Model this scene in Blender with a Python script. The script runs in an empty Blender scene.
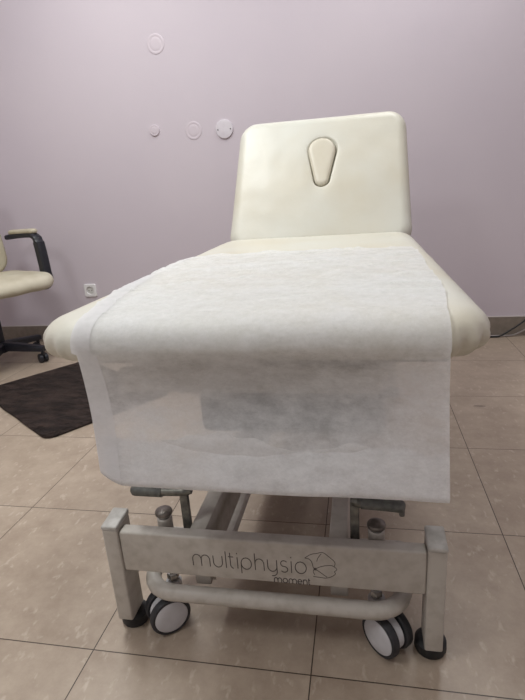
import bpy, bmesh, math, random
from mathutils import Vector, Matrix, noise
random.seed(4)
R = math.radians
scene = bpy.context.scene
col = scene.collection

# ------------------------------------------------------------------ materials
def srgb(r, g, b):
    f = lambda c: (c / 255 / 12.92) if c / 255 <= .04045 else ((c / 255 + .055) / 1.055) ** 2.4
    return (f(r), f(g), f(b), 1)

def new_mat(name):
    m = bpy.data.materials.new(name); m.use_nodes = True
    nt = m.node_tree
    return m, nt, nt.nodes, nt.links, nt.nodes['Principled BSDF']

def mat(name, c1, c2=None, rough=.5, metal=0, scale=20, bump=0, bump_scale=None, spec=.5, detail=5, lo=.35, hi=.65):
    m, nt, N, L, P = new_mat(name)
    P.inputs['Roughness'].default_value = rough
    P.inputs['Metallic'].default_value = metal
    P.inputs['Specular IOR Level'].default_value = spec
    P.inputs['Base Color'].default_value = c1
    tc = N.new('ShaderNodeTexCoord')
    if c2:
        t = N.new('ShaderNodeTexNoise'); t.inputs['Scale'].default_value = scale; t.inputs['Detail'].default_value = detail
        L.new(tc.outputs['Object'], t.inputs['Vector'])
        r = N.new('ShaderNodeValToRGB')
        r.color_ramp.elements[0].position = lo; r.color_ramp.elements[0].color = c1
        r.color_ramp.elements[1].position = hi; r.color_ramp.elements[1].color = c2
        L.new(t.outputs['Fac'], r.inputs['Fac']); L.new(r.outputs['Color'], P.inputs['Base Color'])
    if bump:
        b = N.new('ShaderNodeTexNoise'); b.inputs['Scale'].default_value = bump_scale or scale; b.inputs['Detail'].default_value = 6
        L.new(tc.outputs['Object'], b.inputs['Vector'])
        n = N.new('ShaderNodeBump'); n.inputs['Strength'].default_value = bump; n.inputs['Distance'].default_value = .004
        L.new(b.outputs['Fac'], n.inputs['Height']); L.new(n.outputs['Normal'], P.inputs['Normal'])
    return m

M = {}
M['wall'] = mat('lavender_paint', srgb(198, 188, 196), srgb(202, 192, 199), rough=.6, scale=1.5, bump=.10, bump_scale=140, spec=.3)
M['white_paint'] = mat('white_paint', srgb(232, 231, 230), srgb(236, 235, 234), rough=.8, scale=2)
M['skirting'] = mat('skirting_tile', srgb(126, 116, 106), srgb(138, 128, 118), rough=.4, scale=30)
M['skirt_top'] = mat('skirting_joint', srgb(190, 182, 178), rough=.7)
M['vinyl'] = mat('cream_vinyl', srgb(207, 206, 196), srgb(201, 195, 178), rough=.42, scale=3.0, bump=.10, bump_scale=55, detail=8)
M['vinyl_plug'] = mat('cream_vinyl_plug', srgb(209, 203, 187), srgb(203, 196, 178), rough=.42, scale=14)
M['frame'] = mat('grey_white_powder_coat', srgb(187, 181, 173), srgb(169, 162, 153), rough=.45, scale=45, detail=10, lo=.42, hi=.75, bump=.05, bump_scale=300)
M['cap'] = mat('grey_plastic_cap', srgb(190, 187, 182), srgb(160, 156, 150), rough=.45, scale=40)
M['rubber'] = mat('black_rubber', srgb(30, 30, 32), srgb(40, 40, 42), rough=.6, scale=60)
M['tyre'] = mat('charcoal_tyre', srgb(38, 38, 42), srgb(50, 50, 54), rough=.55, scale=60)
M['hub'] = mat('light_grey_plastic', srgb(205, 204, 208), srgb(196, 195, 198), rough=.4, scale=40)
M['dark_metal'] = mat('worn_dark_steel', srgb(92, 92, 88), srgb(128, 126, 118), rough=.42, metal=.6, scale=70, detail=8)
M['grip'] = mat('dark_grey_grip', srgb(72, 73, 70), srgb(102, 102, 97), rough=.55, scale=90, detail=8)
M['chrome'] = mat('chrome', srgb(205, 203, 200), srgb(170, 168, 164), rough=.25, metal=.7, scale=80)
M['knob'] = mat('brownish_chrome', srgb(132, 125, 118), srgb(104, 97, 92), rough=.3, metal=.6, scale=70)
M['board'] = mat('grey_underside_board', srgb(95, 92, 90), srgb(85, 82, 80), rough=.7, scale=15)
M['ink'] = mat('grey_print', srgb(84, 78, 76), rough=.6)
M['black_plastic'] = mat('black_plastic', srgb(24, 25, 34), srgb(32, 33, 42), rough=.45, scale=50)
M['chair_vinyl'] = mat('beige_chair_vinyl', srgb(200, 193, 174), srgb(180, 171, 148), rough=.5, scale=6, bump=.15, bump_scale=70, detail=8)
M['cap_paint'] = mat('painted_cover', srgb(203, 192, 199), rough=.55)
M['cap_white'] = mat('white_cover', srgb(214, 208, 214), srgb(205, 198, 204), rough=.45, scale=30)
M['socket'] = mat('white_socket_plastic', srgb(226, 224, 224), rough=.35)
M['socket_in'] = mat('socket_recess_plastic', srgb(205, 203, 200), rough=.4)
M['dark'] = mat('dark_hole', srgb(40, 38, 38), rough=.6)
M['cable_black'] = mat('black_cable', srgb(26, 24, 26), rough=.5)
M['cable_grey'] = mat('pale_grey_cable', srgb(160, 152, 150), rough=.5)

# brown quilted mat
def make_mat_material():
    m, nt, N, L, P = new_mat('brown_mat_fabric')
    P.inputs['Roughness'].default_value = .75
    P.inputs['Specular IOR Level'].default_value = .25
    tc = N.new('ShaderNodeTexCoord')
    t = N.new('ShaderNodeTexNoise'); t.inputs['Scale'].default_value = 14; t.inputs['Detail'].default_value = 9; t.inputs['Roughness'].default_value = .6
    m0 = N.new('ShaderNodeMapping'); m0.inputs['Rotation'].default_value = (0, 0, -.6); m0.inputs['Scale'].default_value = (.6, 1.6, 1)
    L.new(tc.outputs['Object'], m0.inputs['Vector']); L.new(m0.outputs[0], t.inputs['Vector'])
    r = N.new('ShaderNodeValToRGB')
    r.color_ramp.elements[0].position = .40; r.color_ramp.elements[0].color = srgb(40, 31, 28)
    r.color_ramp.elements[1].position = .64; r.color_ramp.elements[1].color = srgb(72, 58, 53)  # dark and pale streaks put the shading of creases into the colour
    L.new(t.outputs['Fac'], r.inputs['Fac']); L.new(r.outputs['Color'], P.inputs['Base Color'])
    b = N.new('ShaderNodeTexNoise'); b.inputs['Scale'].default_value = 16; b.inputs['Detail'].default_value = 7; b.inputs['Roughness'].default_value = .6
    mp = N.new('ShaderNodeMapping'); mp.inputs['Rotation'].default_value = (0, 0, -.6); mp.inputs['Scale'].default_value = (.6, 1.5, 1)
    L.new(tc.outputs['Object'], mp.inputs['Vector']); L.new(mp.outputs[0], b.inputs['Vector'])
    n = N.new('ShaderNodeBump'); n.inputs['Strength'].default_value = 1; n.inputs['Distance'].default_value = .09
    L.new(b.outputs['Fac'], n.inputs['Height']); L.new(n.outputs['Normal'], P.inputs['Normal'])
    return m
M['mat'] = make_mat_material()

# non-woven sheet : thin, translucent, slightly see-through
def make_sheet_material(name, base, see):
    m, nt, N, L, P = new_mat(name)
    out = N['Material Output']
    P.inputs['Base Color'].default_value = base
    P.inputs['Roughness'].default_value = .55
    P.inputs['Specular IOR Level'].default_value = .25
    tc = N.new('ShaderNodeTexCoord')
    bn = N.new('ShaderNodeTexNoise'); bn.inputs['Scale'].default_value = 120; bn.inputs['Detail'].default_value = 6
    L.new(tc.outputs['Object'], bn.inputs['Vector'])
    bp = N.new('ShaderNodeBump'); bp.inputs['Strength'].default_value = .25; bp.inputs['Distance'].default_value = .002
    L.new(bn.outputs['Fac'], bp.inputs['Height']); L.new(bp.outputs['Normal'], P.inputs['Normal'])
    tr = N.new('ShaderNodeBsdfTranslucent'); tr.inputs['Color'].default_value = base
    m1 = N.new('ShaderNodeMixShader'); m1.inputs[0].default_value = .42
    L.new(P.outputs[0], m1.inputs[1]); L.new(tr.outputs[0], m1.inputs[2])
    tp = N.new('ShaderNodeBsdfTransparent')
    # the fibre web is uneven: some patches let more through than others
    n1 = N.new('ShaderNodeTexNoise'); n1.inputs['Scale'].default_value = 16; n1.inputs['Detail'].default_value = 10; n1.inputs['Roughness'].default_value = .78
    mp = N.new('ShaderNodeMapping'); mp.inputs['Scale'].default_value = (1, 1, 1.6)
    L.new(tc.outputs['Object'], mp.inputs['Vector']); L.new(mp.outputs[0], n1.inputs['Vector'])
    mr = N.new('ShaderNodeMapRange')
    mr.inputs['From Min'].default_value = .36; mr.inputs['From Max'].default_value = .64
    mr.inputs['To Min'].default_value = see[0]; mr.inputs['To Max'].default_value = see[1]
    L.new(n1.outputs['Fac'], mr.inputs['Value'])
    m2 = N.new('ShaderNodeMixShader')
    L.new(mr.outputs[0], m2.inputs[0]); L.new(m1.outputs[0], m2.inputs[1]); L.new(tp.outputs[0], m2.inputs[2])
    L.new(m2.outputs[0], out.inputs['Surface'])
    return m
M['sheet'] = make_sheet_material('nonwoven_sheet', srgb(241, 241, 242), (.02, .42))
M['hem'] = make_sheet_material('nonwoven_hem', srgb(240, 239, 240), (.08, .22))

# floor tiles 45 cm
TILE = .45
def make_floor_material():
    m, nt, N, L, P = new_mat('beige_floor_tiles')
    tc = N.new('ShaderNodeTexCoord')
    sep = N.new('ShaderNodeSeparateXYZ'); L.new(tc.outputs['Object'], sep.inputs[0])
    def math_(op, a, b=None):
        n = N.new('ShaderNodeMath'); n.operation = op
        for i, v in enumerate((a, b)):
            if v is None: continue
            if isinstance(v, (int, float)): n.inputs[i].default_value = v
            else: L.new(v, n.inputs[i])
        return n.outputs[0]
    u = math_('DIVIDE', sep.outputs[0], TILE); v = math_('DIVIDE', sep.outputs[1], TILE)
    du = math_('ABSOLUTE', math_('SUBTRACT', u, math_('ROUND', u)))
    dv = math_('ABSOLUTE', math_('SUBTRACT', v, math_('ROUND', v)))
    dist = math_('MULTIPLY', math_('MINIMUM', du, dv), TILE)
    joint = math_('LESS_THAN', dist, .0012)
    cid = N.new('ShaderNodeCombineXYZ')
    L.new(math_('FLOOR', u), cid.inputs[0]); L.new(math_('FLOOR', v), cid.inputs[1])
    wn = N.new('ShaderNodeTexWhiteNoise'); wn.noise_dimensions = '3D'; L.new(cid.outputs[0], wn.inputs['Vector'])
    off = N.new('ShaderNodeVectorMath'); off.operation = 'MULTIPLY_ADD'
    L.new(wn.outputs['Color'], off.inputs[0]); off.inputs[1].default_value = (7, 7, 7); L.new(tc.outputs['Object'], off.inputs[2])
    n1 = N.new('ShaderNodeTexNoise'); n1.inputs['Scale'].default_value = 9; n1.inputs['Detail'].default_value = 10; n1.inputs['Roughness'].default_value = .74
    L.new(off.outputs[0], n1.inputs['Vector'])
    r = N.new('ShaderNodeValToRGB'); e = r.color_ramp.elements
    e[0].position = .3; e[0].color = srgb(154, 137, 121); e[1].position = .72; e[1].color = srgb(184, 168, 151)
    L.new(n1.outputs['Fac'], r.inputs['Fac'])
    # pale flecks
    n2 = N.new('ShaderNodeTexNoise'); n2.inputs['Scale'].default_value = 60; n2.inputs['Detail'].default_value = 4; n2.inputs['Distortion'].default_value = .3
    mp = N.new('ShaderNodeMapping'); mp.inputs['Rotation'].default_value = (0, 0, .6); mp.inputs['Scale'].default_value = (1, .55, 1)
    L.new(off.outputs[0], mp.inputs['Vector']); L.new(mp.outputs[0], n2.inputs['Vector'])
    fr = N.new('ShaderNodeValToRGB'); fr.color_ramp.elements[0].position = .60; fr.color_ramp.elements[0].color = (0, 0, 0, 1)
    fr.color_ramp.elements[1].position = .72; fr.color_ramp.elements[1].color = (.36, .36, .36, 1)
    L.new(n2.outputs['Fac'], fr.inputs['Fac'])
    mx = N.new('ShaderNodeMix'); mx.data_type = 'RGBA'
    L.new(fr.outputs['Color'], mx.inputs['Factor']); L.new(r.outputs['Color'], mx.inputs[6]); mx.inputs[7].default_value = srgb(214, 202, 187)
    # one dark scuff near the right-hand tiles
    sub = N.new('ShaderNodeVectorMath'); sub.operation = 'SUBTRACT'; L.new(tc.outputs['Object'], sub.inputs[0]); sub.inputs[1].default_value = (1.462, 1.251, 0)
    sm = N.new('ShaderNodeMapping'); sm.inputs['Rotation'].default_value = (0, 0, .5); sm.inputs['Scale'].default_value = (1, 2.6, 1)
    L.new(sub.outputs[0], sm.inputs['Vector'])
    ln = N.new('ShaderNodeVectorMath'); ln.operation = 'LENGTH'; L.new(sm.outputs[0], ln.inputs[0])
    n3 = N.new('ShaderNodeTexNoise'); n3.inputs['Scale'].default_value = 60; L.new(tc.outputs['Object'], n3.inputs['Vector'])
    scuff = math_('MULTIPLY', math_('LESS_THAN', math_('MULTIPLY', ln.outputs['Value'], math_('ADD', n3.outputs['Fac'], .5)), .022), .55)
    mx2 = N.new('ShaderNodeMix'); mx2.data_type = 'RGBA'
    L.new(scuff, mx2.inputs['Factor']); L.new(mx.outputs[2], mx2.inputs[6]); mx2.inputs[7].default_value = srgb(90, 78, 70)
    mx3 = N.new('ShaderNodeMix'); mx3.data_type = 'RGBA'
    L.new(joint, mx3.inputs['Factor']); L.new(mx2.outputs[2], mx3.inputs[6]); mx3.inputs[7].default_value = srgb(72, 60, 52)
    L.new(mx3.outputs[2], P.inputs['Base Color'])
    rr = N.new('ShaderNodeMapRange'); L.new(n1.outputs['Fac'], rr.inputs['Value'])
    rr.inputs['To Min'].default_value = .25; rr.inputs['To Max'].default_value = .45
    L.new(rr.outputs[0], P.inputs['Roughness'])
    b = N.new('ShaderNodeBump'); b.inputs['Strength'].default_value = .4; b.inputs['Distance'].default_value = .001; b.invert = True
    L.new(joint, b.inputs['Height']); L.new(b.outputs['Normal'], P.inputs['Normal'])
    return m
M['floor'] = make_floor_material()

# ------------------------------------------------------------------ helpers
def obj(name, bm, m, parent=None, smooth=True, sharp=35):
    """link a bmesh (vertices in world coordinates) as one mesh object"""
    bmesh.ops.recalc_face_normals(bm, faces=bm.faces)
    me = bpy.data.meshes.new(name)
    if parent is not None:
        w = Matrix.Identity(4); chain = []; q = parent
        while q is not None: chain.append(q); q = q.parent
        for q in reversed(chain): w = w @ q.matrix_basis
        bmesh.ops.transform(bm, matrix=w.inverted(), verts=bm.verts)
    bm.to_mesh(me); bm.free()
    me.materials.append(m)
    if smooth:
        me.polygons.foreach_set('use_smooth', [True] * len(me.polygons))
        me.set_sharp_from_angle(angle=R(sharp))
    o = bpy.data.objects.new(name, me); col.objects.link(o)
    if parent is not None: o.parent = parent
    return o

def thing(name, label, cat, loc, rotz=0, group=None):
    o = bpy.data.objects.new(name, None); col.objects.link(o)
    o.location = loc; o.rotation_euler = (0, 0, rotz); o.empty_display_size = .1
    o['label'] = label; o['category'] = cat
    if group: o['group'] = group
    return o

def tag(o, label, cat, group=None):
    o['label'] = label; o['category'] = cat
    if group: o['group'] = group
    return o

def struct(name, bm, m, **k):
    o = obj(name, bm, m, **k); o['kind'] = 'structure'; return o

def add_box(bm, x0, x1, y0, y1, z0, z1, bev=0, seg=2, mtx=None):
    g = bmesh.ops.create_cube(bm, size=1)
    vs = g['verts']
    for v in vs:
        v.co = Vector((x0 + (v.co.x + .5) * (x1 - x0), y0 + (v.co.y + .5) * (y1 - y0), z0 + (v.co.z + .5) * (z1 - z0)))
    if bev:
        es = list({e for v in vs for e in v.link_edges})
        r = bmesh.ops.bevel(bm, geom=es, offset=bev, segments=seg, profile=.5, affect='EDGES')
        vs = list({v for f in r['faces'] for v in f.verts} | {v for v in vs if v.is_valid})
    if mtx is not None: bmesh.ops.transform(bm, matrix=mtx, verts=[v for v in vs if v.is_valid])
    return bm

def box(*a, **k):
    bm = bmesh.new(); return add_box(bm, *a, **k)

def frame_to(d):
    d = Vector(d).normalized()
    up = Vector((0, 0, 1)) if abs(d.z) < .95 else Vector((1, 0, 0))
    x = up.cross(d).normalized(); y = d.cross(x)
    return x, y, d

def smooth_path(pts, n=10):
    pts = [Vector(p) for p in pts]; out = []
    P_ = [pts[0] * 2 - pts[1]] + pts + [pts[-1] * 2 - pts[-2]]
    for i in range(1, len(P_) - 2):
        a, b, c, d = P_[i - 1:i + 3]
        for k in range(n):
            t = k / n
            out.append(.5 * ((2 * b) + (c - a) * t + (2 * a - 5 * b + 4 * c - d) * t * t + (3 * b - a - 3 * c + d) * t ** 3))
    out.append(pts[-1]); return out

def add_tube(bm, pts, r, n=14, flat=1.0):
    pts = [Vector(p) for p in pts]; rings = []
    px = None
    for i, p in enumerate(pts):
        d = (pts[min(i + 1, len(pts) - 1)] - pts[max(i - 1, 0)]).normalized()
        if px is None: x, y, _ = frame_to(d)
        else:
            x = (px - d * px.dot(d)).normalized(); y = d.cross(x)
        px = x
        rr = r(i / (len(pts) - 1)) if callable(r) else r
        rings.append([bm.verts.new(p + x * math.cos(a) * rr + y * math.sin(a) * rr * flat) for a in [2 * math.pi * k / n for k in range(n)]])
    for a, b in zip(rings, rings[1:]):
        for k in range(n): bm.faces.new((a[k], a[(k + 1) % n], b[(k + 1) % n], b[k]))
    bm.faces.new(rings[0][::-1]); bm.faces.new(rings[-1])
    return bm

def add_lathe(bm, prof, origin, axis=(0, 0, 1), n=28):
    """prof: list of (radius, height) turned about axis"""
    x, y, d = frame_to(axis); o = Vector(origin); rings = []
    for r, h in prof:
        if r < 1e-6: rings.append([bm.verts.new(o + d * h)])
        else: rings.append([bm.verts.new(o + d * h + x * math.cos(2 * math.pi * k / n) * r + y * math.sin(2 * math.pi * k / n) * r) for k in range(n)])
    for a, b in zip(rings, rings[1:]):
        for k in range(n):
            f = [a[k % len(a)], a[(k + 1) % len(a)], b[(k + 1) % len(b)], b[k % len(b)]]
            f = list(dict.fromkeys(f))
            if len(f) >= 3: bm.faces.new(f)
    if len(rings[0]) > 1: bm.faces.new(rings[0][::-1])
    if len(rings[-1]) > 1: bm.faces.new(rings[-1])
    return bm

def rrect(hw, hl, rc, side=14, corner=10):
    """points of a rounded rectangle, constant count"""
    pts = []
    rc = max(min(rc, hw - 1e-4, hl - 1e-4), 1e-4)
    cs = [(hw - rc, hl - rc, 0), (-(hw - rc), hl - rc, 90), (-(hw - rc), -(hl - rc), 180), (hw - rc, -(hl - rc), 270)]
    for i, (cx, cy, a0) in enumerate(cs):
        for k in range(corner + 1):
            a = R(a0 + 90 * k / corner); pts.append((cx + rc * math.cos(a), cy + rc * math.sin(a)))
        nx = cs[(i + 1) % 4]; a = R(a0 + 90)
        p = pts[-1]; an = R(nx[2]); q = (nx[0] + rc * math.cos(an), nx[1] + rc * math.sin(an))
        for k in range(1, side): pts.append((p[0] + (q[0] - p[0]) * k / side, p[1] + (q[1] - p[1]) * k / side))
    return pts

def pad_bm(hw, hl, th, rc, re, dome=.004, step=.012, side=14, corner=12, bottom=True):
    """soft upholstered pad, centred on x,y, z from 0 to th (+dome)"""
    bm = bmesh.new(); prof = []
    dmax = min(hw, hl) - .0012
    if bottom: prof += [(re + (dmax - re) * k / 6, 0) for k in range(6, 0, -1)]
    for k in range(17):
        a = -math.pi / 2 + math.pi * k / 16
        prof.append((re * (1 - math.cos(a)), th / 2 + th / 2 * math.sin(a)))
    nin = max(2, int((dmax - re) / step))
    for k in range(1, nin + 1):
        t = k / nin
        prof.append((re + (dmax - re) * t, th + dome * (1 - (1 - t) ** 2)))
    rings = []
    for d, z in prof:
        rings.append([bm.verts.new((x, y, z)) for x, y in rrect(hw - d, hl - d, max(rc - d, .0006), side, corner)])
    n = len(rings[0])
    for a, b in zip(rings, rings[1:]):
        for k in range(n): bm.faces.new((a[k], a[(k + 1) % n], b[(k + 1) % n], b[k]))
    bm.faces.new(rings[-1]); bm.faces.new(rings[0][::-1])
    return bm

# ------------------------------------------------------------------ the room
X0, X1, Y0, Y1, H = -1.95, 2.75, -2.6, 2.24, 2.7
struct('floor', box(X0 - .1, X1 + .1, Y0 - .1, Y1 + .1, -.06, 0), M['floor'], smooth=False)
struct('ceiling', box(X0 - .1, X1 + .1, Y0 - .1, Y1 + .1, H, H + .06), M['white_paint'], smooth=False)
struct('wall_back', box(X0 - .1, X1 + .1, Y1, Y1 + .1, 0, H), M['wall'], smooth=False)
struct('wall_front', box(X0 - .1, X1 + .1, Y0 - .1, Y0, 0, H), M['white_paint'], smooth=False)
struct('wall_left', box(X0 - .1, X0, Y0, Y1, 0, H), M['wall'], smooth=False)
struct('wall_right', box(X1, X1 + .1, Y0, Y1, 0, H), M['wall'], smooth=False)
BB = .108
struct('baseboard_back', box(X0, X1, Y1 - .010, Y1, 0, BB), M['skirting'], smooth=False)
struct('trim_1', box(X0, X1, Y1 - .011, Y1, BB, BB + .006, bev=.002), M['skirt_top'])

# ------------------------------------------------------------------ treatment table
CX = .8165
tab = thing('treatment_table', 'cream padded physiotherapy treatment table with raised backrest on grey white steel base', 'treatment table', (CX, .72, 0))

# mattress
MX0, MX1, MY0, MY1, MZ0, MZ1 = .470, 1.184, -.044, 1.265, .634, .704
mcx, mcy, mhw, mhl = (MX0 + MX1) / 2, (MY0 + MY1) / 2, (MX1 - MX0) / 2, (MY1 - MY0) / 2
MRC, MRE = .095, .05
bm = pad_bm(mhw, mhl, MZ1 - MZ0, MRC, MRE, dome=.004, side=46, corner=24)
for v in bm.verts:
    v.co += Vector((mcx, mcy, MZ0))
    x, y, z = v.co
    # gathers of the vinyl at the rounded corners, under the edge
    for sx, cxx in ((1, MX1 - MRC), (-1, MX0 + MRC)):
        dx, dy = (x - cxx) * sx, (MY0 + MRC) - y
        if dx > 0 and dy > 0 and z < .69:
            a = math.atan2(dy, dx); rr = math.hypot(dx, dy)
            if rr > MRC * .45:
                k = min(1, (rr - MRC * .45) / (MRC * .4)) * min(1, max(0, (.69 - z) / .03))
                w = math.sin(a * 17 + 1.5 * noise.noise(Vector((a * 4, sx, 0)))) * .0050 * k * math.sin(min(math.pi, a * 2))
                v.co.x += sx * math.cos(a) * w; v.co.y -= math.sin(a) * w
    q = Vector((x * 7, y * 4, z * 7))
    v.co.z += noise.noise(q) * .0015
    if y > .5 and abs(x - mcx) > .25: v.co.z += noise.noise(Vector((x * 18, y * 9, 3))) * .002
mattress = obj('mattress', bm, M['vinyl'], tab, sharp=60)

# backrest with a teardrop breathing hole and its plug
BW, BL, BT = .356, .286, .074
hinge = Vector((.835, 1.303, .6297)); tilt = R(59.5)
Ux = Vector((1, 0, 0)); Uy = Vector((0, math.cos(tilt), math.sin(tilt))); Uz = Vector((0, -math.sin(tilt), math.cos(tilt)))
def head(p):        # pad-local (x across, y up the slope from the hinge, z out of the face) to world
    return hinge + Ux * p[0] + Uy * p[1] + Uz * p[2]
TY0, TY1, TR0, TR1, TX = .277, .400, .030, .056, .012    # lower and upper circle of the teardrop
def tear(x, y, grow=0):
    """signed distance to the hull of two circles"""
    x -= TX
    h = TY1 - TY0; r1, r2 = TR0 + grow, TR1 + grow
    px, py = abs(x), y - TY0
    b = (r1 - r2) / h; a = math.sqrt(1 - b * b)
    k = -px * b + py * a
    if k < 0: return math.hypot(px, py) - r1
    if k > a * h: return math.hypot(px, py - h) - r2
    return px * a + py * b - r1
bm = pad_bm(BW, BL, BT, .075, .042, dome=0, step=.0032, side=70, corner=14)
for v in bm.verts:
    x, y, z = v.co; y += BL
    tp = 1 - .055 * (y / (2 * BL))                # narrows a little to the top
    flare = 1 + .02 * max(0, 1 - y / .12) ** 2
    if z > BT * .6:
        z += .012 * (1 - (x / BW) ** 2) * (1 - ((y - BL) / BL) ** 2)
        s = tear(x, y, .004)
        z -= .030 * (1 - min(1, max(0, (s + .005) / .007)) ** .5) if s < .002 else 0
        z -= .005 * math.exp(-(max(s, 0) / .016))
        z += noise.noise(Vector((x * 6, y * 6, 1))) * .003 + noise.noise(Vector((x * 14, y * 14, 5))) * .0012
    v.co = head((x * tp * flare + .008 * y / (2 * BL), y, z))
backrest = obj('backrest', bm, M['vinyl'], tab, sharp=75)
# plug
bm = bmesh.new(); rings = []
def tear_outline(g, n=22):
    pts = []
    h = TY1 - TY0; r1, r2 = TR0 + g, TR1 + g
    b = (r1 - r2) / h; al = math.asin(-b)
    for k in range(n + 1):
        a = -al + (math.pi + 2 * al) * k / n; pts.append((TX + r2 * math.cos(a), TY1 + r2 * math.sin(a)))
    for k in range(n + 1):
        a = math.pi + al + (math.pi - 2 * al) * k / n; pts.append((TX + r1 * math.cos(a), TY0 + r1 * math.sin(a)))
    return pts
for g, z in ((-.003, .045), (-.002, .065), (-.0015, .074), (-.003, .080), (-.007, .0845), (-.013, .0865), (-.02, .087), (-.028, .087)):
    rings.append([bm.verts.new(head((x + .003, y, z + .004 * (y - TY0) / .2))) for x, y in tear_outline(g)])
n = len(rings[0])
for a, b in zip(rings, rings[1:]):
    for k in range(n): bm.faces.new((a[k], a[(k + 1) % n], b[(k + 1) % n], b[k]))
bm.faces.new(rings[0][::-1]); bm.faces.new(rings[-1])
plug = obj('face_hole_cushion', bm, M['vinyl_plug'], backrest, sharp=80)
plug['label'] = 'slightly yellower teardrop cushion plugging the face hole'

# upper frame under the pads
bm = bmesh.new()
add_box(bm, .52, 1.13, .04, 1.30, .614, .632, bev=.003)
obj('mattress_board', bm, M['board'], tab)
bm = bmesh.new()
for x in (.60, 1.03): add_box(bm, x - .016, x + .016, .10, 1.28, .574, .613, bev=.004)
for y in (.10, .70, 1.25): add_box(bm, .60, 1.03, y, y + .03, .578, .610, bev=.003)
add_box(bm, .60, 1.03, .012, .03, .572, .613, bev=.003)
obj('upper_frame', bm, M['frame'], tab)
obj('control_box', box(.735, 1.035, .012, .16, .500, .572, bev=.012, seg=3), M['black_plastic'], tab)
bm = bmesh.new()
add_box(bm, -.30, .30, .05, .48, -.018, -.002, bev=.003)
for v in bm.verts: v.co = head(v.co)
obj('backrest_board', bm, M['board'], tab)
for x in (.64, .99):
    bm = bmesh.new(); add_tube(bm, [(x, 1.46, .86), (x, 1.22, .585)], .011)
    obj('backrest_strut', bm, M['frame'], tab)

# end beam and rear beam
beam = obj('end_beam', box(.5225, 1.1105, .050, .078, .163, .2565, bev=.005, seg=3), M['frame'], tab)
obj('end_beam', box(.5225, 1.1105, 1.372, 1.40, .163, .2565, bev=.005, seg=3), M['frame'], tab)
# legs
def leg(x0, x1, y0, y1, front):
    bm = box(x0, x1, y0, y1, .036, .262, bev=.004, seg=3)
    lg = obj('leg', bm, M['frame'], tab)
    bm = bmesh.new(); e = .0008
    add_box(bm, x0 - e, x1 + e, y0 - e, y1 + e, .2615, .272, bev=.0035, seg=3)
    for v in bm.verts:
        if v.co.z > .264: v.co.z += .005 * ((v.co.y - y0) / (y1 - y0) - .5) * (1 if front else -1)
    obj('end_cap', bm, M['cap'], lg)
    bm = bmesh.new()
    add_lathe(bm, [(.010, .042), (.012, .032), (.024, .029), (.030, .022), (.0305, .006), (.028, 0)], ((x0 + x1) / 2, (y0 + y1) / 2 + (.014 if front else -.014), 0))
    f = obj('foot', bm, M['rubber'], lg); f['label'] = 'round black rubber foot'
leg(.4895, .5225, .0465, .104, True); leg(1.1105, 1.1435, .0465, .104, True)
leg(.4895, .5225, 1.345, 1.403, False); leg(1.1105, 1.1435, 1.345, 1.403, False)
# long base rails
obj('base_rail', box(.661, .694, .078, 1.372, .118, .252, bev=.003), M['frame'], tab)
obj('base_rail', box(.936, .970, .078, 1.372, .118, .252, bev=.003), M['frame'], tab)
obj('guide_rail', box(.736, .750, .078, 1.372, .225, .251, bev=.003), M['frame'], tab)
# lifting arms, cross tube and drive
for x in (.678, .953):
    bm = bmesh.new()
    add_tube(bm, [(x, 1.27, .225), (x, 1.18, .265), (x, .62, .55), (x, .52, .590)], .02)
    obj('lifting_arm', bm, M['frame'], tab)
bm = bmesh.new(); add_tube(bm, [(.62, .62, .55), (1.01, .62, .55)], .016); obj('cross_tube', bm, M['frame'], tab)
bm = bmesh.new()
add_tube(bm, [(.815, 1.36, .235), (.815, .98, .365)], .032); add_tube(bm, [(.815, .99, .362), (.815, .64, .535)], .016)
add_box(bm, .775, .855, 1.10, 1.24, .22, .30, bev=.01)
obj('lift_motor', bm, M['black_plastic'], tab)

# U shaped foot bar
def ubar(y0, yb, sgn):
    r = .0165; c = .06; xl, xr, z = .556, 1.076, .112
    pts = [(xl, yb, z)]
    for k in range(9):
        a = R(180 + 90 * k / 8); pts.append((xl + c + c * math.cos(a), y0 + sgn * (c + c * math.sin(a)), z))
    for k in range(1, 9): pts.append((xl + c + (xr - xl - 2 * c) * k / 9, y0, z))
    for k in range(9):
        a = R(270 + 90 * k / 8); pts.append((xr - c + c * math.cos(a), y0 + sgn * (c + c * math.sin(a)), z))
    pts.append((xr, yb, z))
    bm = bmesh.new(); add_tube(bm, pts, r, n=18)
    for x in (.6775, .953):
        add_box(bm, x - .014, x + .014, min(y0 + sgn * .055, yb), max(y0 + sgn * .055, yb), .100, .121, bev=.002)
    for x in (.556, 1.076):   # cross piece carrying the bar on the rails
        add_box(bm, min(x, .8165 + (x - .8165) * .45), max(x, .8165 + (x - .8165) * .45), yb - .012, yb + .012, .103, .120, bev=.002)
    return obj('foot_bar', bm, M['frame'], tab, sharp=50)
ubar(.056, .24, 1); ubar(1.394, 1.21, -1)

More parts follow.
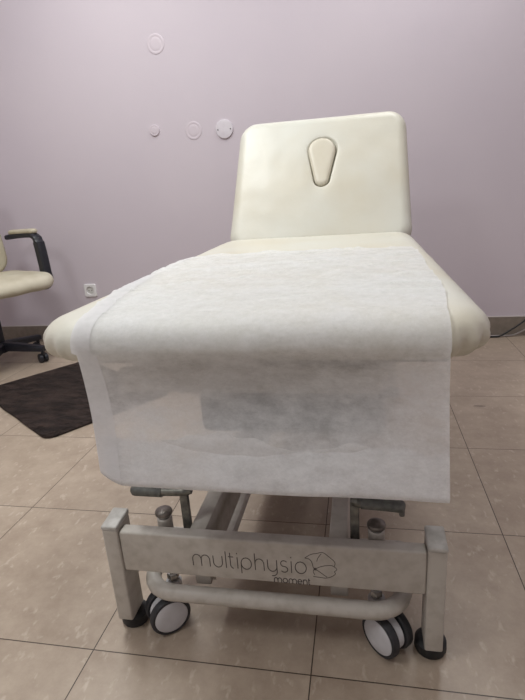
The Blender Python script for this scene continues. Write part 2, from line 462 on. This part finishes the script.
# twin wheel casters on threaded stems with knobs
def caster(stem, ctr, ax, ztop):
    ax = Vector((ax[0], ax[1], 0)).normalized(); tr = Vector((-ax.y, ax.x, 0))
    c = Vector((ctr[0], ctr[1], .043)); s = Vector((stem[0], stem[1], 0))
    bm = bmesh.new()
    # housing between the wheels, arched over them
    add_lathe(bm, [(.0, -.0085), (.030, -.0085), (.0365, -.007), (.0365, .007), (.030, .0085), (.0, .0085)], c, ax, 32)
    add_tube(bm, [c + Vector((0, 0, .02)), Vector(((c.x + s.x) / 2, (c.y + s.y) / 2, .078)), Vector((s.x, s.y, .09))], .011)
    add_lathe(bm, [(.016, .086), (.017, .090), (.017, .098), (.012, .102)], s, n=20)
    ho = obj('caster', bm, M['hub'], tab)
    for sg in (1, -1):
        o = c + ax * sg * .0185
        a = ax * sg
        bm = bmesh.new()
        add_lathe(bm, [(.033, -.009), (.0405, -.0085), (.043, -.0055), (.043, .005), (.0415, .008), (.039, .0093), (.0355, .0085), (.0355, .004)], o, a, 40)
        w = obj('wheel', bm, M['tyre'], ho)
        bm = bmesh.new()
        add_lathe(bm, [(.0352, .0035), (.0352, .0085), (.033, .0098), (.02, .0112), (0, .0116)], o, a, 40)
        d = obj('wheel_cover', bm, M['hub'], ho); d['label'] = 'light grey disc covering the wheel'
    bm = bmesh.new()
    add_tube(bm, [s + Vector((0, 0, .10)), s + Vector((0, 0, ztop - .018))], .0075, n=16)
    add_lathe(bm, [(.011, .104), (.0125, .106), (.0125, .118), (.011, .120)], s, n=6)
    add_lathe(bm, [(.0125, .236), (.0128, .238), (.0128, ztop - .009), (.010, ztop - .007)], s, n=20)
    st = obj('threaded_stem', bm, M['chrome'], ho)
    bm = bmesh.new(); add_lathe(bm, [(.0125, .225), (.0155, .227), (.0155, .2565), (.0128, .2585)], s, n=22)
    obj('stem_collar', bm, M['frame'], ho)
    bm = bmesh.new()
    add_lathe(bm, [(.008, ztop - .0085), (.0150, ztop - .008), (.0176, ztop - .005), (.0180, ztop - .001), (.0165, ztop + .002), (.009, ztop + .0042), (0, ztop + .0045)], s, n=26)
    obj('adjusting_knob', bm, M['knob'], ho)
caster((.600, .104), (.588, .080), (.62, -.78), .272)
caster((1.024, .104), (1.044, .080), (-.70, -.71), .270)
caster((.600, 1.346), (.588, 1.370), (.62, .78), .272)
caster((1.024, 1.346), (1.044, 1.370), (-.70, .71), .270)

# release levers either side of the rails
def lever(xp, x_in, x_out, z, flat):
    bm = bmesh.new()
    add_box(bm, xp - .0085, xp + .0085, .095, .107, .125, z + .004, bev=.0025)
    d = 1 if x_out > x_in else -1
    xm = x_in + (x_out - x_in) * (.50 if not flat else .2)
    add_tube(bm, [(x_in, .100, z + .003), (x_in + d * .012, .100, z + .004), (xp, .100, z + .003), (xm, .100, z + .001), (xm + d * .012, .100, z)],
             lambda t: .0125 * (.55 if t == 0 else 1), flat=.8)
    arm = obj('release_lever', bm, M['dark_metal'], tab, sharp=50)
    bm = bmesh.new()
    L_ = x_out - xm
    pts = [(xm + L_ * k / 10, .100, z - (.000 if not flat else .004 * (k / 10) ** 2)) for k in range(11)]
    pts.append((x_out + d * .004, .100, pts[-1][2] - .001))
    add_tube(bm, pts, lambda t: .0145 * (.6 if t > .97 else (.92 if t > .9 else 1)), n=18, flat=.8 if not flat else .75)
    if flat: add_box(bm, x_out - .006, x_out + .004, .092, .108, z - .022, z - .002, bev=.003)
    obj('grip', bm, M['grip'], arm, sharp=50)
lever(.650, .668, .545, .322, False)
lever(.984, .977, 1.070, .318, True)

# printed words and emblem on the beam (strokes laid on its front face)
def arc(cx, cy, rx, ry, a0, a1, n=14):
    return [(cx + rx * math.cos(R(a0 + (a1 - a0) * k / n)), cy + ry * math.sin(R(a0 + (a1 - a0) * k / n))) for k in range(n + 1)]
GL = {
    'm': (1.72, [[(0, 0), (0, .60)] + arc(.43, .58, .43, .42, 180, 0) + [(.86, 0)], [(.86, .58)] + arc(1.29, .58, .43, .42, 180, 0) + [(1.72, 0)]]),
    'u': (.9, [[(0, 1), (0, .45)] + arc(.45, .45, .45, .45, 180, 360) + [(.9, 1)]]),
    'l': (.0, [[(0, 0), (0, 1.45)]]),
    't': (.42, [[(0.08, 1.35), (.08, .3)] + arc(.36, .3, .28, .3, 180, 270), [(-.12, 1), (.40, 1)]]),
    'i': (.0, [[(0, 0), (0, 1)], [(0, 1.28), (0, 1.38)]]),
    'p': (1.0, [[(0, -.38), (0, .5)] + arc(.5, .5, .5, .5, 180, -180, 28)]),
    'h': (.86, [[(0, 0), (0, 1.45)], [(0, .55)] + arc(.43, .57, .43, .43, 180, 0) + [(.86, 0)]]),
    'y': (.88, [[(0, 1), (0, .45)] + arc(.44, .45, .44, .45, 180, 360) + [(.88, 1)], [(.88, .5), (.88, -.06)] + arc(.44, -.06, .44, .32, 0, -100)]),
    's': (.66, [arc(.33, .75, .31, .25, 35, 270, 16) + arc(.33, .25, .33, .25, 90, -145, 16)]),
    'o': (1.04, [arc(.52, .5, .52, .5, 0, 360, 30)]),
    'e': (.92, [[(.02, .5), (.92, .5)] + arc(.46, .5, .46, .5, 0, 315, 24)]),
    'n': (.84, [[(0, 0), (0, 1)], [(0, .55)] + arc(.42, .57, .42, .43, 180, 0) + [(.84, 0)]]),
}
YF = .0496
def ribbon(bm, pts, w):
    P2 = [Vector(p) for p in pts]; L_ = []; Rr = []
    for i, p in enumerate(P2):
        d = (P2[min(i + 1, len(P2) - 1)] - P2[max(i - 1, 0)])
        if d.length < 1e-9: d = Vector((1, 0))
        d.normalize(); nrm = Vector((-d.y, d.x)) * w / 2
        L_.append(p + nrm); Rr.append(p - nrm)
    for i in range(len(P2) - 1):
        q = [L_[i], L_[i + 1], Rr[i + 1], Rr[i]]
        vs = [bm.verts.new((a.x, YF, a.y)) for a in q]
        vb = [bm.verts.new((a.x, YF + .0008, a.y)) for a in q]
        bm.faces.new(vs)
        for k in range(4): bm.faces.new((vs[k], vs[(k + 1) % 4], vb[(k + 1) % 4], vb[k]))
def word(s, x0, x1, zb, xh, w, gap):
    tot = sum(GL[c][0] for c in s) + gap * (len(s) - 1)
    sx = (x1 - x0) / tot; bm = bmesh.new(); x = 0
    for c in s:
        adv, strokes = GL[c]
        for st in strokes: ribbon(bm, [(x0 + (x + a) * sx, zb + b * xh) for a, b in st], w)
        x += adv + gap
    return bm
lt = obj('lettering', word('multiphysio', .6725, .8945, .1905, .0262, .0017, .36), M['ink'], beam, smooth=False)
lt['label'] = 'thin grey printed word multiphysio'
lt = obj('lettering', word('moment', .832, .901, .1658, .0105, .0018, .34), M['ink'], beam, smooth=False)
lt['label'] = 'small grey printed word moment'
bm = bmesh.new()
def emb(pts):
    o = []
    for a, b in pts:
        px, py = 290 + a / 8.75, 545 + b / 8.75
        o.append((.921 + (px - 320) / 541, .242 - (py - 552) / 448 + (px - 320) * .00016, 0))
    return [(p.x, p.y) for p in smooth_path(o, 6)]
for st in ([(128, 112), (180, 82), (235, 72), (285, 64), (335, 98), (388, 148), (386, 186)],
           [(275, 74), (245, 110), (232, 142)], [(128, 112), (165, 122), (188, 150), (200, 200)],
           [(215, 210), (255, 192), (310, 180), (365, 180), (405, 212), (385, 232), (392, 252), (362, 275), (310, 290), (255, 284), (195, 276)],
           [(215, 210), (250, 232), (290, 262), (318, 282)], [(205, 212), (198, 235), (212, 262)]):
    ribbon(bm, emb(st), .0011)
dx, dz = emb([(215, 210), (216, 210)])[0]
ribbon(bm, [(dx - .0028, dz), (dx + .0028, dz)], .0052)
e = obj('emblem', bm, M['ink'], beam, smooth=False); e['label'] = 'thin line drawing of overlapping petals'

# ------------------------------------------------------------------ disposable sheet over the foot end
def pad_top(x, y):
    qx, qy = abs(x - mcx) - (mhw - MRC), abs(y - mcy) - (mhl - MRC)
    sd = math.hypot(max(qx, 0), max(qy, 0)) + min(max(qx, qy), 0) - MRC
    d = max(0, -sd)
    h = (MZ1 - MZ0) / 2
    z = MZ1 if d >= MRE else MZ1 - h + h * math.sqrt(max(0, 1 - ((MRE - d) / MRE) ** 2))
    return z + .004 * (1 - (1 - min(1, max(0, (d - MRE) / (mhw - MRE)))) ** 2)
NV_T, NV_A, NV_H = 70, 14, 60
def sheet_path(u):
    """(y, z, s) stations from the back edge on the pad to the hem at the bottom"""
    back = .715 + .012 * noise.noise(Vector((u * 5, 0, 2))) + (.012 if u > .9 else 0) - .02 * max(0, .12 - u) / .12
    pts = []
    ya = .012
    for k in range(NV_T): pts.append((back + (ya - back) * k / NV_T, None))
    cz = .668
    for k in range(NV_A): a = R(90 * k / NV_A); pts.append((ya - .061 * math.sin(a), cz + .0415 * math.cos(a)))
    zb = .455
    for k in range(NV_H + 1):
        t = k / NV_H; z = cz + (zb - cz) * t
        y = -.049 + (.004 + .036 * max(0, math.sin(math.pi * u)) ** .8) * math.sin(math.pi * min(1, t ** .86)) ** 1.5 - .028 * t ** 1.6
        pts.append((y, z + .020 * max(0, 1 - u / .07) ** 2 * t))
    y0, z0 = pts[-1]                                   # lower end folded back up behind
    for k in range(1, 9):
        a = math.pi * k / 8; pts.append((y0 + .009 * (1 - math.cos(a)), z0 - .011 * math.sin(a)))
    top = .520 + .035 * noise.noise(Vector((u * 4, 5, 1))) + .015 * noise.noise(Vector((u * 13, 2, 1)))
    for k in range(1, 11): pts.append((y0 + .018 + .010 * (k / 10), z0 + (top - z0) * k / 10))
    return pts
def sheet_x(u, y, z, t):
    if z is None or z > .66:
        yy = max(y, 0)
        xl = .563 - .20 * yy + .115 * yy * yy + (-.012 * min(1, yy / .2))
        xr = 1.116 + .09 * min(yy, .25) + .004 * math.sin(yy * 14)
        xl = max(xl, .4755)
    else:
        d = (.668 - z) / .245
        xl = .570 + .028 * d + .010 * max(0, (min(d, 1) - .85) / .15) ** 2
        xr = 1.115 + .004 * d
    return xl + (xr - xl) * u
def sheet_bm(u0, u1, nu, lift, v0=0):
    bm = bmesh.new(); rows = []
    for i in range(nu + 1):
        u = u0 + (u1 - u0) * i / nu
        rowv = []
        for j, (y, z) in enumerate(sheet_path(u)):
            if j < v0: continue
            x = sheet_x(u, y, z, j)
            if z is None:
                z = pad_top(x, y) + .0032
                n1 = noise.noise(Vector((x * 9 - y * 5, x * 4 + y * 22, 0)))
                n2 = noise.noise(Vector((x * 30, y * 45, 4)))
                amp = min(1, y / .12) if y > 0 else 0
                dg = abs(noise.noise(Vector((x * 3 - y * 7, x * 1.5 + y * 2, 9))))     # long diagonal creases
                z += amp * (.0030 * abs(n1) + .0016 * abs(n2) + .0050 * max(0, .10 - dg) / .10)
                if j < 4: z += .0015 * (4 - j) / 4 * abs(noise.noise(Vector((x * 20, 0, 7))))
                z += lift; p = Vector((x, y, z))
            else:
                wv = .004 * noise.noise(Vector((x * 5, z * 6, 2))) + .0014 * noise.noise(Vector((x * 16, z * 9, 6)))
                k = min(1, max(0, (.668 - z) / .06))
                p = Vector((x, y - abs(wv) * 1.0 * k - .0006 - lift, z + lift * (1 - k)))
                if k > 0: p.z += .004 * noise.noise(Vector((x * 4, 0, 11))) * k
            rowv.append(bm.verts.new(p))
        rows.append(rowv)
    for a, b in zip(rows, rows[1:]):
        for k in range(len(a) - 1): bm.faces.new((a[k], a[k + 1], b[k + 1], b[k]))
    return bm
sheet = obj('disposable_sheet', sheet_bm(0, 1, 110, 0), M['sheet'], sharp=180)
tag(sheet, 'thin white disposable paper sheet draped over the front end of the cream treatment table', 'sheet')
hem = obj('hem', sheet_bm(0.0, .058, 8, .0009, 30), M['hem'], sheet, sharp=180)
hem['label'] = 'doubled strip along the left edge, whiter'

# ------------------------------------------------------------------ brown floor mat
u_, v_ = Vector((.57, .8216, 0)), Vector((-.8216, .57, 0)); d0 = Vector((-.222, .862, 0))
hw, hl = .42, .295
bm = bmesh.new(); rings = []
prof = [(.02, .0008), (.004, .0008), (0, .004), (.001, .008), (.005, .0105), (.010, .0112), (.016, .0095), (.022, .0112)]
k_ = .036
while k_ < hl - .008: prof.append((k_, .0115)); k_ += .010
for d, z in prof:
    ring = []
    for a, b in rrect(hw - d, hl - d, max(.045 - d, .004), 44, 10):
        p = d0 + v_ * (a + hw) + u_ * (b + hl)
        wob = .006 * noise.noise(Vector((p.x * 5, p.y * 5, 3)))
        zz = z
        if d > .02:
            w = noise.noise(Vector((a * 5 + b * 3, b * 16 - a * 3, 1)))
            zz += .011 * (.5 - min(.5, abs(w) * 1.9)) + .002 * noise.noise(Vector((p.x * 30, p.y * 30, 8)))
        ring.append(bm.verts.new((p.x + wob, p.y + wob, max(zz, .0006))))
    rings.append(ring)
n = len(rings[0])
for a, b in zip(rings, rings[1:]):
    for k in range(n): bm.faces.new((a[k], a[(k + 1) % n], b[(k + 1) % n], b[k]))
bm.faces.new(rings[-1]); bm.faces.new(rings[0][::-1])
tag(obj('floor_mat', bm, M['mat'], sharp=180), 'dark brown creased fabric mat lying on the tiles left of the treatment table', 'mat')

# ------------------------------------------------------------------ office chair at the left edge
cc = Vector((-1.045, 1.765, 0)); fa = R(-22)
ch = thing('office_chair', 'beige upholstered office chair with black armrest and star base against the wall', 'chair', cc, fa)
def C(x, y, z):     # chair-local (x forward, y to its left) to world
    return Vector((cc.x + x * math.cos(fa) - y * math.sin(fa), cc.y + x * math.sin(fa) + y * math.cos(fa), z))
bm = pad_bm(.250, .245, .075, .12, .040, dome=.010, side=16, corner=14)
for v in bm.verts:
    x, y, z = v.co
    z += -.018 * max(0, x / .25) ** 3 + .012 * (abs(y) / .245) ** 3 * .4 + .004 * noise.noise(Vector((x * 9, y * 9, 2)))
    v.co = C(x + .05, y, z + .445)
obj('seat', bm, M['chair_vinyl'], ch, sharp=80)
bm = pad_bm(.215, .27, .075, .11, .034, dome=.012, side=14, corner=12)
for v in bm.verts:
    x, y, z = v.co; yy = y + .27
    fwd = -.215 - .12 * yy + .04 * math.sin(yy * 4); x *= 1.06 - .35 * yy
    v.co = C(fwd + z - .02 * (1 - (x / .225) ** 2), x, .500 + yy)
obj('backrest', bm, M['chair_vinyl'], ch, sharp=80)
bm = bmesh.new()
add_tube(bm, smooth_path([C(-.06, 0, .43), C(-.24, 0, .435), C(-.285, 0, .52), C(-.285, 0, .75)]), .022, flat=.5)
obj('back_bracket', bm, M['black_plastic'], ch)
for sy in (1, -1):
    bm = bmesh.new(); yy = .262 * sy
    pts = smooth_path([C(.08, yy * .55, .438), C(.125, yy * .98, .445), C(.130, yy, .52), C(.118, yy, .68), C(.095, yy, .716), C(.05, yy, .726), C(-.10, yy, .720), C(-.175, yy, .714)], 8)
    x_ = None; prev = None
    rings = []
    side = Vector((-math.sin(fa), math.cos(fa), 0))
    for i, p in enumerate(pts):
        d = (pts[min(i + 1, len(pts) - 1)] - pts[max(i - 1, 0)]).normalized()
        nn = side.cross(d)
        if nn.length < .25: nn = prev if prev is not None else Vector((math.cos(fa), math.sin(fa), 0))
        nn = nn.normalized(); prev = nn
        sd = d.cross(nn).normalized()
        hw_, ht = .026, .030 if p.z < .69 else .015
        rings.append([bm.verts.new(p + sd * a * hw_ + nn * b * ht) for a, b in ((1, .6), (.6, 1), (-.6, 1), (-1, .6), (-1, -.6), (-.6, -1), (.6, -1), (1, -.6))])
    for a, b in zip(rings, rings[1:]):
        for k in range(8): bm.faces.new((a[k], a[(k + 1) % 8], b[(k + 1) % 8], b[k]))
    bm.faces.new(rings[0][::-1]); bm.faces.new(rings[-1])
    ar = obj('armrest', bm, M['black_plastic'], ch, sharp=40)
    bm = pad_bm(.125, .026, .026, .024, .012, dome=.003, side=10, corner=8)
    for v in bm.verts: v.co = C(v.co.x - .02, v.co.y + yy, v.co.z + .731 + v.co.x * .02)
    p_ = obj('arm_pad', bm, M['chair_vinyl'], ar, sharp=70); p_['label'] = 'beige pad on top'
cb = C(-.06, 0, 0)
bm = bmesh.new()
add_lathe(bm, [(.035, .07), (.035, .12), (.028, .125), (.028, .26), (.018, .262), (.018, .43)], cb, n=22)
add_box(bm, -.10, .12, -.09, .09, .425, .447, bev=.006)
for v in bm.verts:
    if v.co.z > .4245 and (v.co.xy - cc.xy).length > .3: v.co = C(v.co.x, v.co.y, v.co.z)
obj('column', bm, M['black_plastic'], ch)
for k in range(5):
    a = R(-69 + 72 * k)
    dirv = Vector((math.cos(a), math.sin(a), 0)); sidev = Vector((-dirv.y, dirv.x, 0))
    bm = bmesh.new(); rings = []
    for t in range(9):
        q = t / 8; p = cb + dirv * (.02 + .255 * q); zt = .135 - .034 * q; zb = .084 - .012 * q; w = .030 - .008 * q
        rings.append([bm.verts.new(p + sidev * s * w + Vector((0, 0, z))) for s, z in ((-1, zb), (1, zb), (1, zt - .008), (.6, zt), (-.6, zt), (-1, zt - .008))])
    for r0, r1 in zip(rings, rings[1:]):
        for j in range(6): bm.faces.new((r0[j], r0[(j + 1) % 6], r1[(j + 1) % 6], r1[j]))
    bm.faces.new(rings[0][::-1]); bm.faces.new(rings[-1])
    lg = obj('leg', bm, M['black_plastic'], ch, sharp=30)
    bm = bmesh.new(); p = cb + dirv * .26
    ax = Vector((math.cos(a + .9), math.sin(a + .9), 0)); off = Vector((-ax.y, ax.x, 0)) * .014
    for s in (-1, 1):
        add_lathe(bm, [(.01, -.010), (.024, -.010), (.027, -.006), (.027, .006), (.024, .010), (.0, .012)], p + off + ax * s * .014 + Vector((0, 0, .027)), ax * s, 24)
    add_tube(bm, [p + off + Vector((0, 0, .030)), p + Vector((0, 0, .055)), p + Vector((0, 0, .085))], .011)
    obj('caster', bm, M['black_plastic'], lg)

# ------------------------------------------------------------------ wall fittings
def cover(loc, r, proud, m, screws=False, ring=False):
    x, z = loc
    bm = bmesh.new()
    pr = [(r, 0), (r, proud * .6), (r * .96, proud * .92), (r * .88, proud)]
    if ring: pr += [(r * .76, proud), (r * .72, proud - .0006), (r * .68, proud - .0006), (r * .64, proud)]
    pr += [(r * .4, proud * 1.05), (0, proud * 1.08)]
    add_lathe(bm, pr, (x, Y1, z), (0, -1, 0), 36)
    o = obj('blanking_cover', bm, m, sharp=40)
    if screws:
        for s in (-1, 1):
            bm = bmesh.new()
            add_lathe(bm, [(.0035, 0), (.0035, .0015), (.001, .0018)], (x + s * r * .72, Y1 - proud, z - .002), (0, -1, 0), 12)
            obj('screw', bm, M['dark'], o)
    return o
WALL_FIT = 'round blanking covers on the lavender wall'
tag(cover((-.086, 1.677), .050, .0025, M['cap_paint'], ring=True), 'painted round blanking cover on the wall, alone above the other three', 'wall cover', WALL_FIT)
tag(cover((-.152, 1.248), .030, .007, M['cap_paint'], ring=True), 'smallest round cover on the wall, left end of the lower row of three', 'wall cover', WALL_FIT)
tag(cover((.079, 1.228), .048, .0022, M['cap_paint'], ring=True), 'flush painted round cover in the middle of the lower row of three', 'wall cover', WALL_FIT)
tag(cover((.259, 1.220), .050, .009, M['cap_white'], screws=True), 'whiter round cover with two screws, beside the backrest top', 'wall cover', WALL_FIT)

# socket
SX, SZ = -.722, .340
so = thing('wall_socket', 'square white electrical wall socket with round recess behind the treatment table', 'socket', (SX, Y1, SZ))
bm = bmesh.new(); N_ = 32
rings = []
def ring_sq(h, y, rc=.010): return [bm.verts.new((SX + a, Y1 - y, SZ + b)) for a, b in rrect(h, h, rc, 4, 3)]
def ring_c(r, y):
    return [bm.verts.new((SX + r * math.cos(2 * math.pi * k / 28 + R(0)), Y1 - y, SZ + r * math.sin(2 * math.pi * k / 28))) for k in range(28)]
r0 = ring_sq(.0415, 0); r1 = ring_sq(.0415, .006); r2 = ring_sq(.039, .009)
def match_c(r, y):
    o = []
    for a, b in rrect(.039, .039, .010, 4, 3):
        L_ = math.hypot(a, b); o.append(bm.verts.new((SX + a / L_ * r, Y1 - y, SZ + b / L_ * r)))
    return o
r3 = match_c(.0285, .0095); r3b = match_c(.0265, .0095)
seq = [r0, r1, r2, r3, r3b, match_c(.0255, .0085), match_c(.024, .0015)]
for a, b in zip(seq, seq[1:]):
    for k in range(len(a)): bm.faces.new((a[k], a[(k + 1) % len(a)], b[(k + 1) % len(b)], b[k]))
bm.faces.new(seq[-1])
obj('plate', bm, M['socket'], so, sharp=30)
bm = bmesh.new(); add_lathe(bm, [(.0225, .0016), (.0225, .0030), (.006, .0045), (0, .0045)], (SX, Y1, SZ), (0, -1, 0), 28)
rec = obj('recess', bm, M['socket_in'], so)
for s in (-1, 1):
    bm = bmesh.new(); add_lathe(bm, [(.0030, 0), (.0030, .0046), (0, .0047)], (SX + s * .0095, Y1, SZ), (0, -1, 0), 12)
    obj('contact_hole', bm, M['dark'], rec)

# ------------------------------------------------------------------ cables at the foot of the wall
bm = bmesh.new()
add_tube(bm, smooth_path([(1.30, 2.10, .0052), (1.52, 2.16, .0052), (1.70, 2.19, .0052), (1.762, 2.195, .008), (1.81, 2.20, .035), (1.865, 2.20, .075), (1.92, 2.205, .125), (2.05, 2.21, .26), (2.25, 2.218, .37), (2.45, 2.226, .40)], 8), .0048, n=10)
tag(obj('cable', bm, M['cable_black'], sharp=60), 'black cable rising from the floor along the baseboard right of the table', 'cable')
bm = bmesh.new()
add_tube(bm, smooth_path([(1.32, 2.19, .0045), (1.60, 2.212, .0045), (1.75, 2.215, .0045), (1.83, 2.215, .006), (1.87, 2.215, .022), (1.92, 2.217, .052), (2.08, 2.22, .16), (2.30, 2.224, .27), (2.50, 2.228, .30)], 8), .0042, n=10)
tag(obj('cable', bm, M['cable_grey'], sharp=60), 'pale grey cable on the floor below the black one, against the baseboard', 'cable')

# ------------------------------------------------------------------ lights of the room, with added fill lamps
def area(name, loc, sx, sy, power, color, rot=(0, 0, 0)):
    l = bpy.data.lights.new(name, 'AREA'); l.shape = 'RECTANGLE'; l.size = sx; l.size_y = sy
    l.energy = power; l.color = color
    o = bpy.data.objects.new(name, l); col.objects.link(o); o.location = loc; o.rotation_euler = rot
    return o
for x, y, p in ((-.10, .75, 32), (-.4, 1.5, 8), (1.35, 1.68, 15), (-.6, -1.2, 22), (1.5, -.4, 9)):  # some are unseen fill lamps, added to brighten the wall and right side
    area('ceiling_and_fill_lamp', (x, y, 2.66), .60, .60, p, (.97, 1, .99))
w = bpy.data.worlds.new('world'); scene.world = w; w.use_nodes = True
w.node_tree.nodes['Background'].inputs[0].default_value = (.8, .8, .85, 1)
w.node_tree.nodes['Background'].inputs[1].default_value = .1

# ------------------------------------------------------------------ camera
cam = bpy.data.cameras.new('camera'); co = bpy.data.objects.new('camera', cam); col.objects.link(co)
cam.sensor_fit = 'HORIZONTAL'; cam.sensor_width = 36; cam.lens = 501.326 / 525 * 36
cam.clip_start = .02
rt = Vector((0.98093076, 0.18211261, -0.06789586)); up = Vector((0.00826798, 0.3099188, 0.95072708)); fw = Vector((-0.1941816, 0.93315879, -0.30250318))
mw = Matrix((rt, up, -fw)).transposed().to_4x4(); mw.translation = Vector((.99957, -.71255, .88005))
co.matrix_world = mw
scene.camera = co
scene.view_settings.view_transform = 'Standard'; scene.view_settings.look = 'None'
scene.view_settings.gamma = 1; scene.view_settings.use_curve_mapping = False
scene.view_settings.exposure = 0
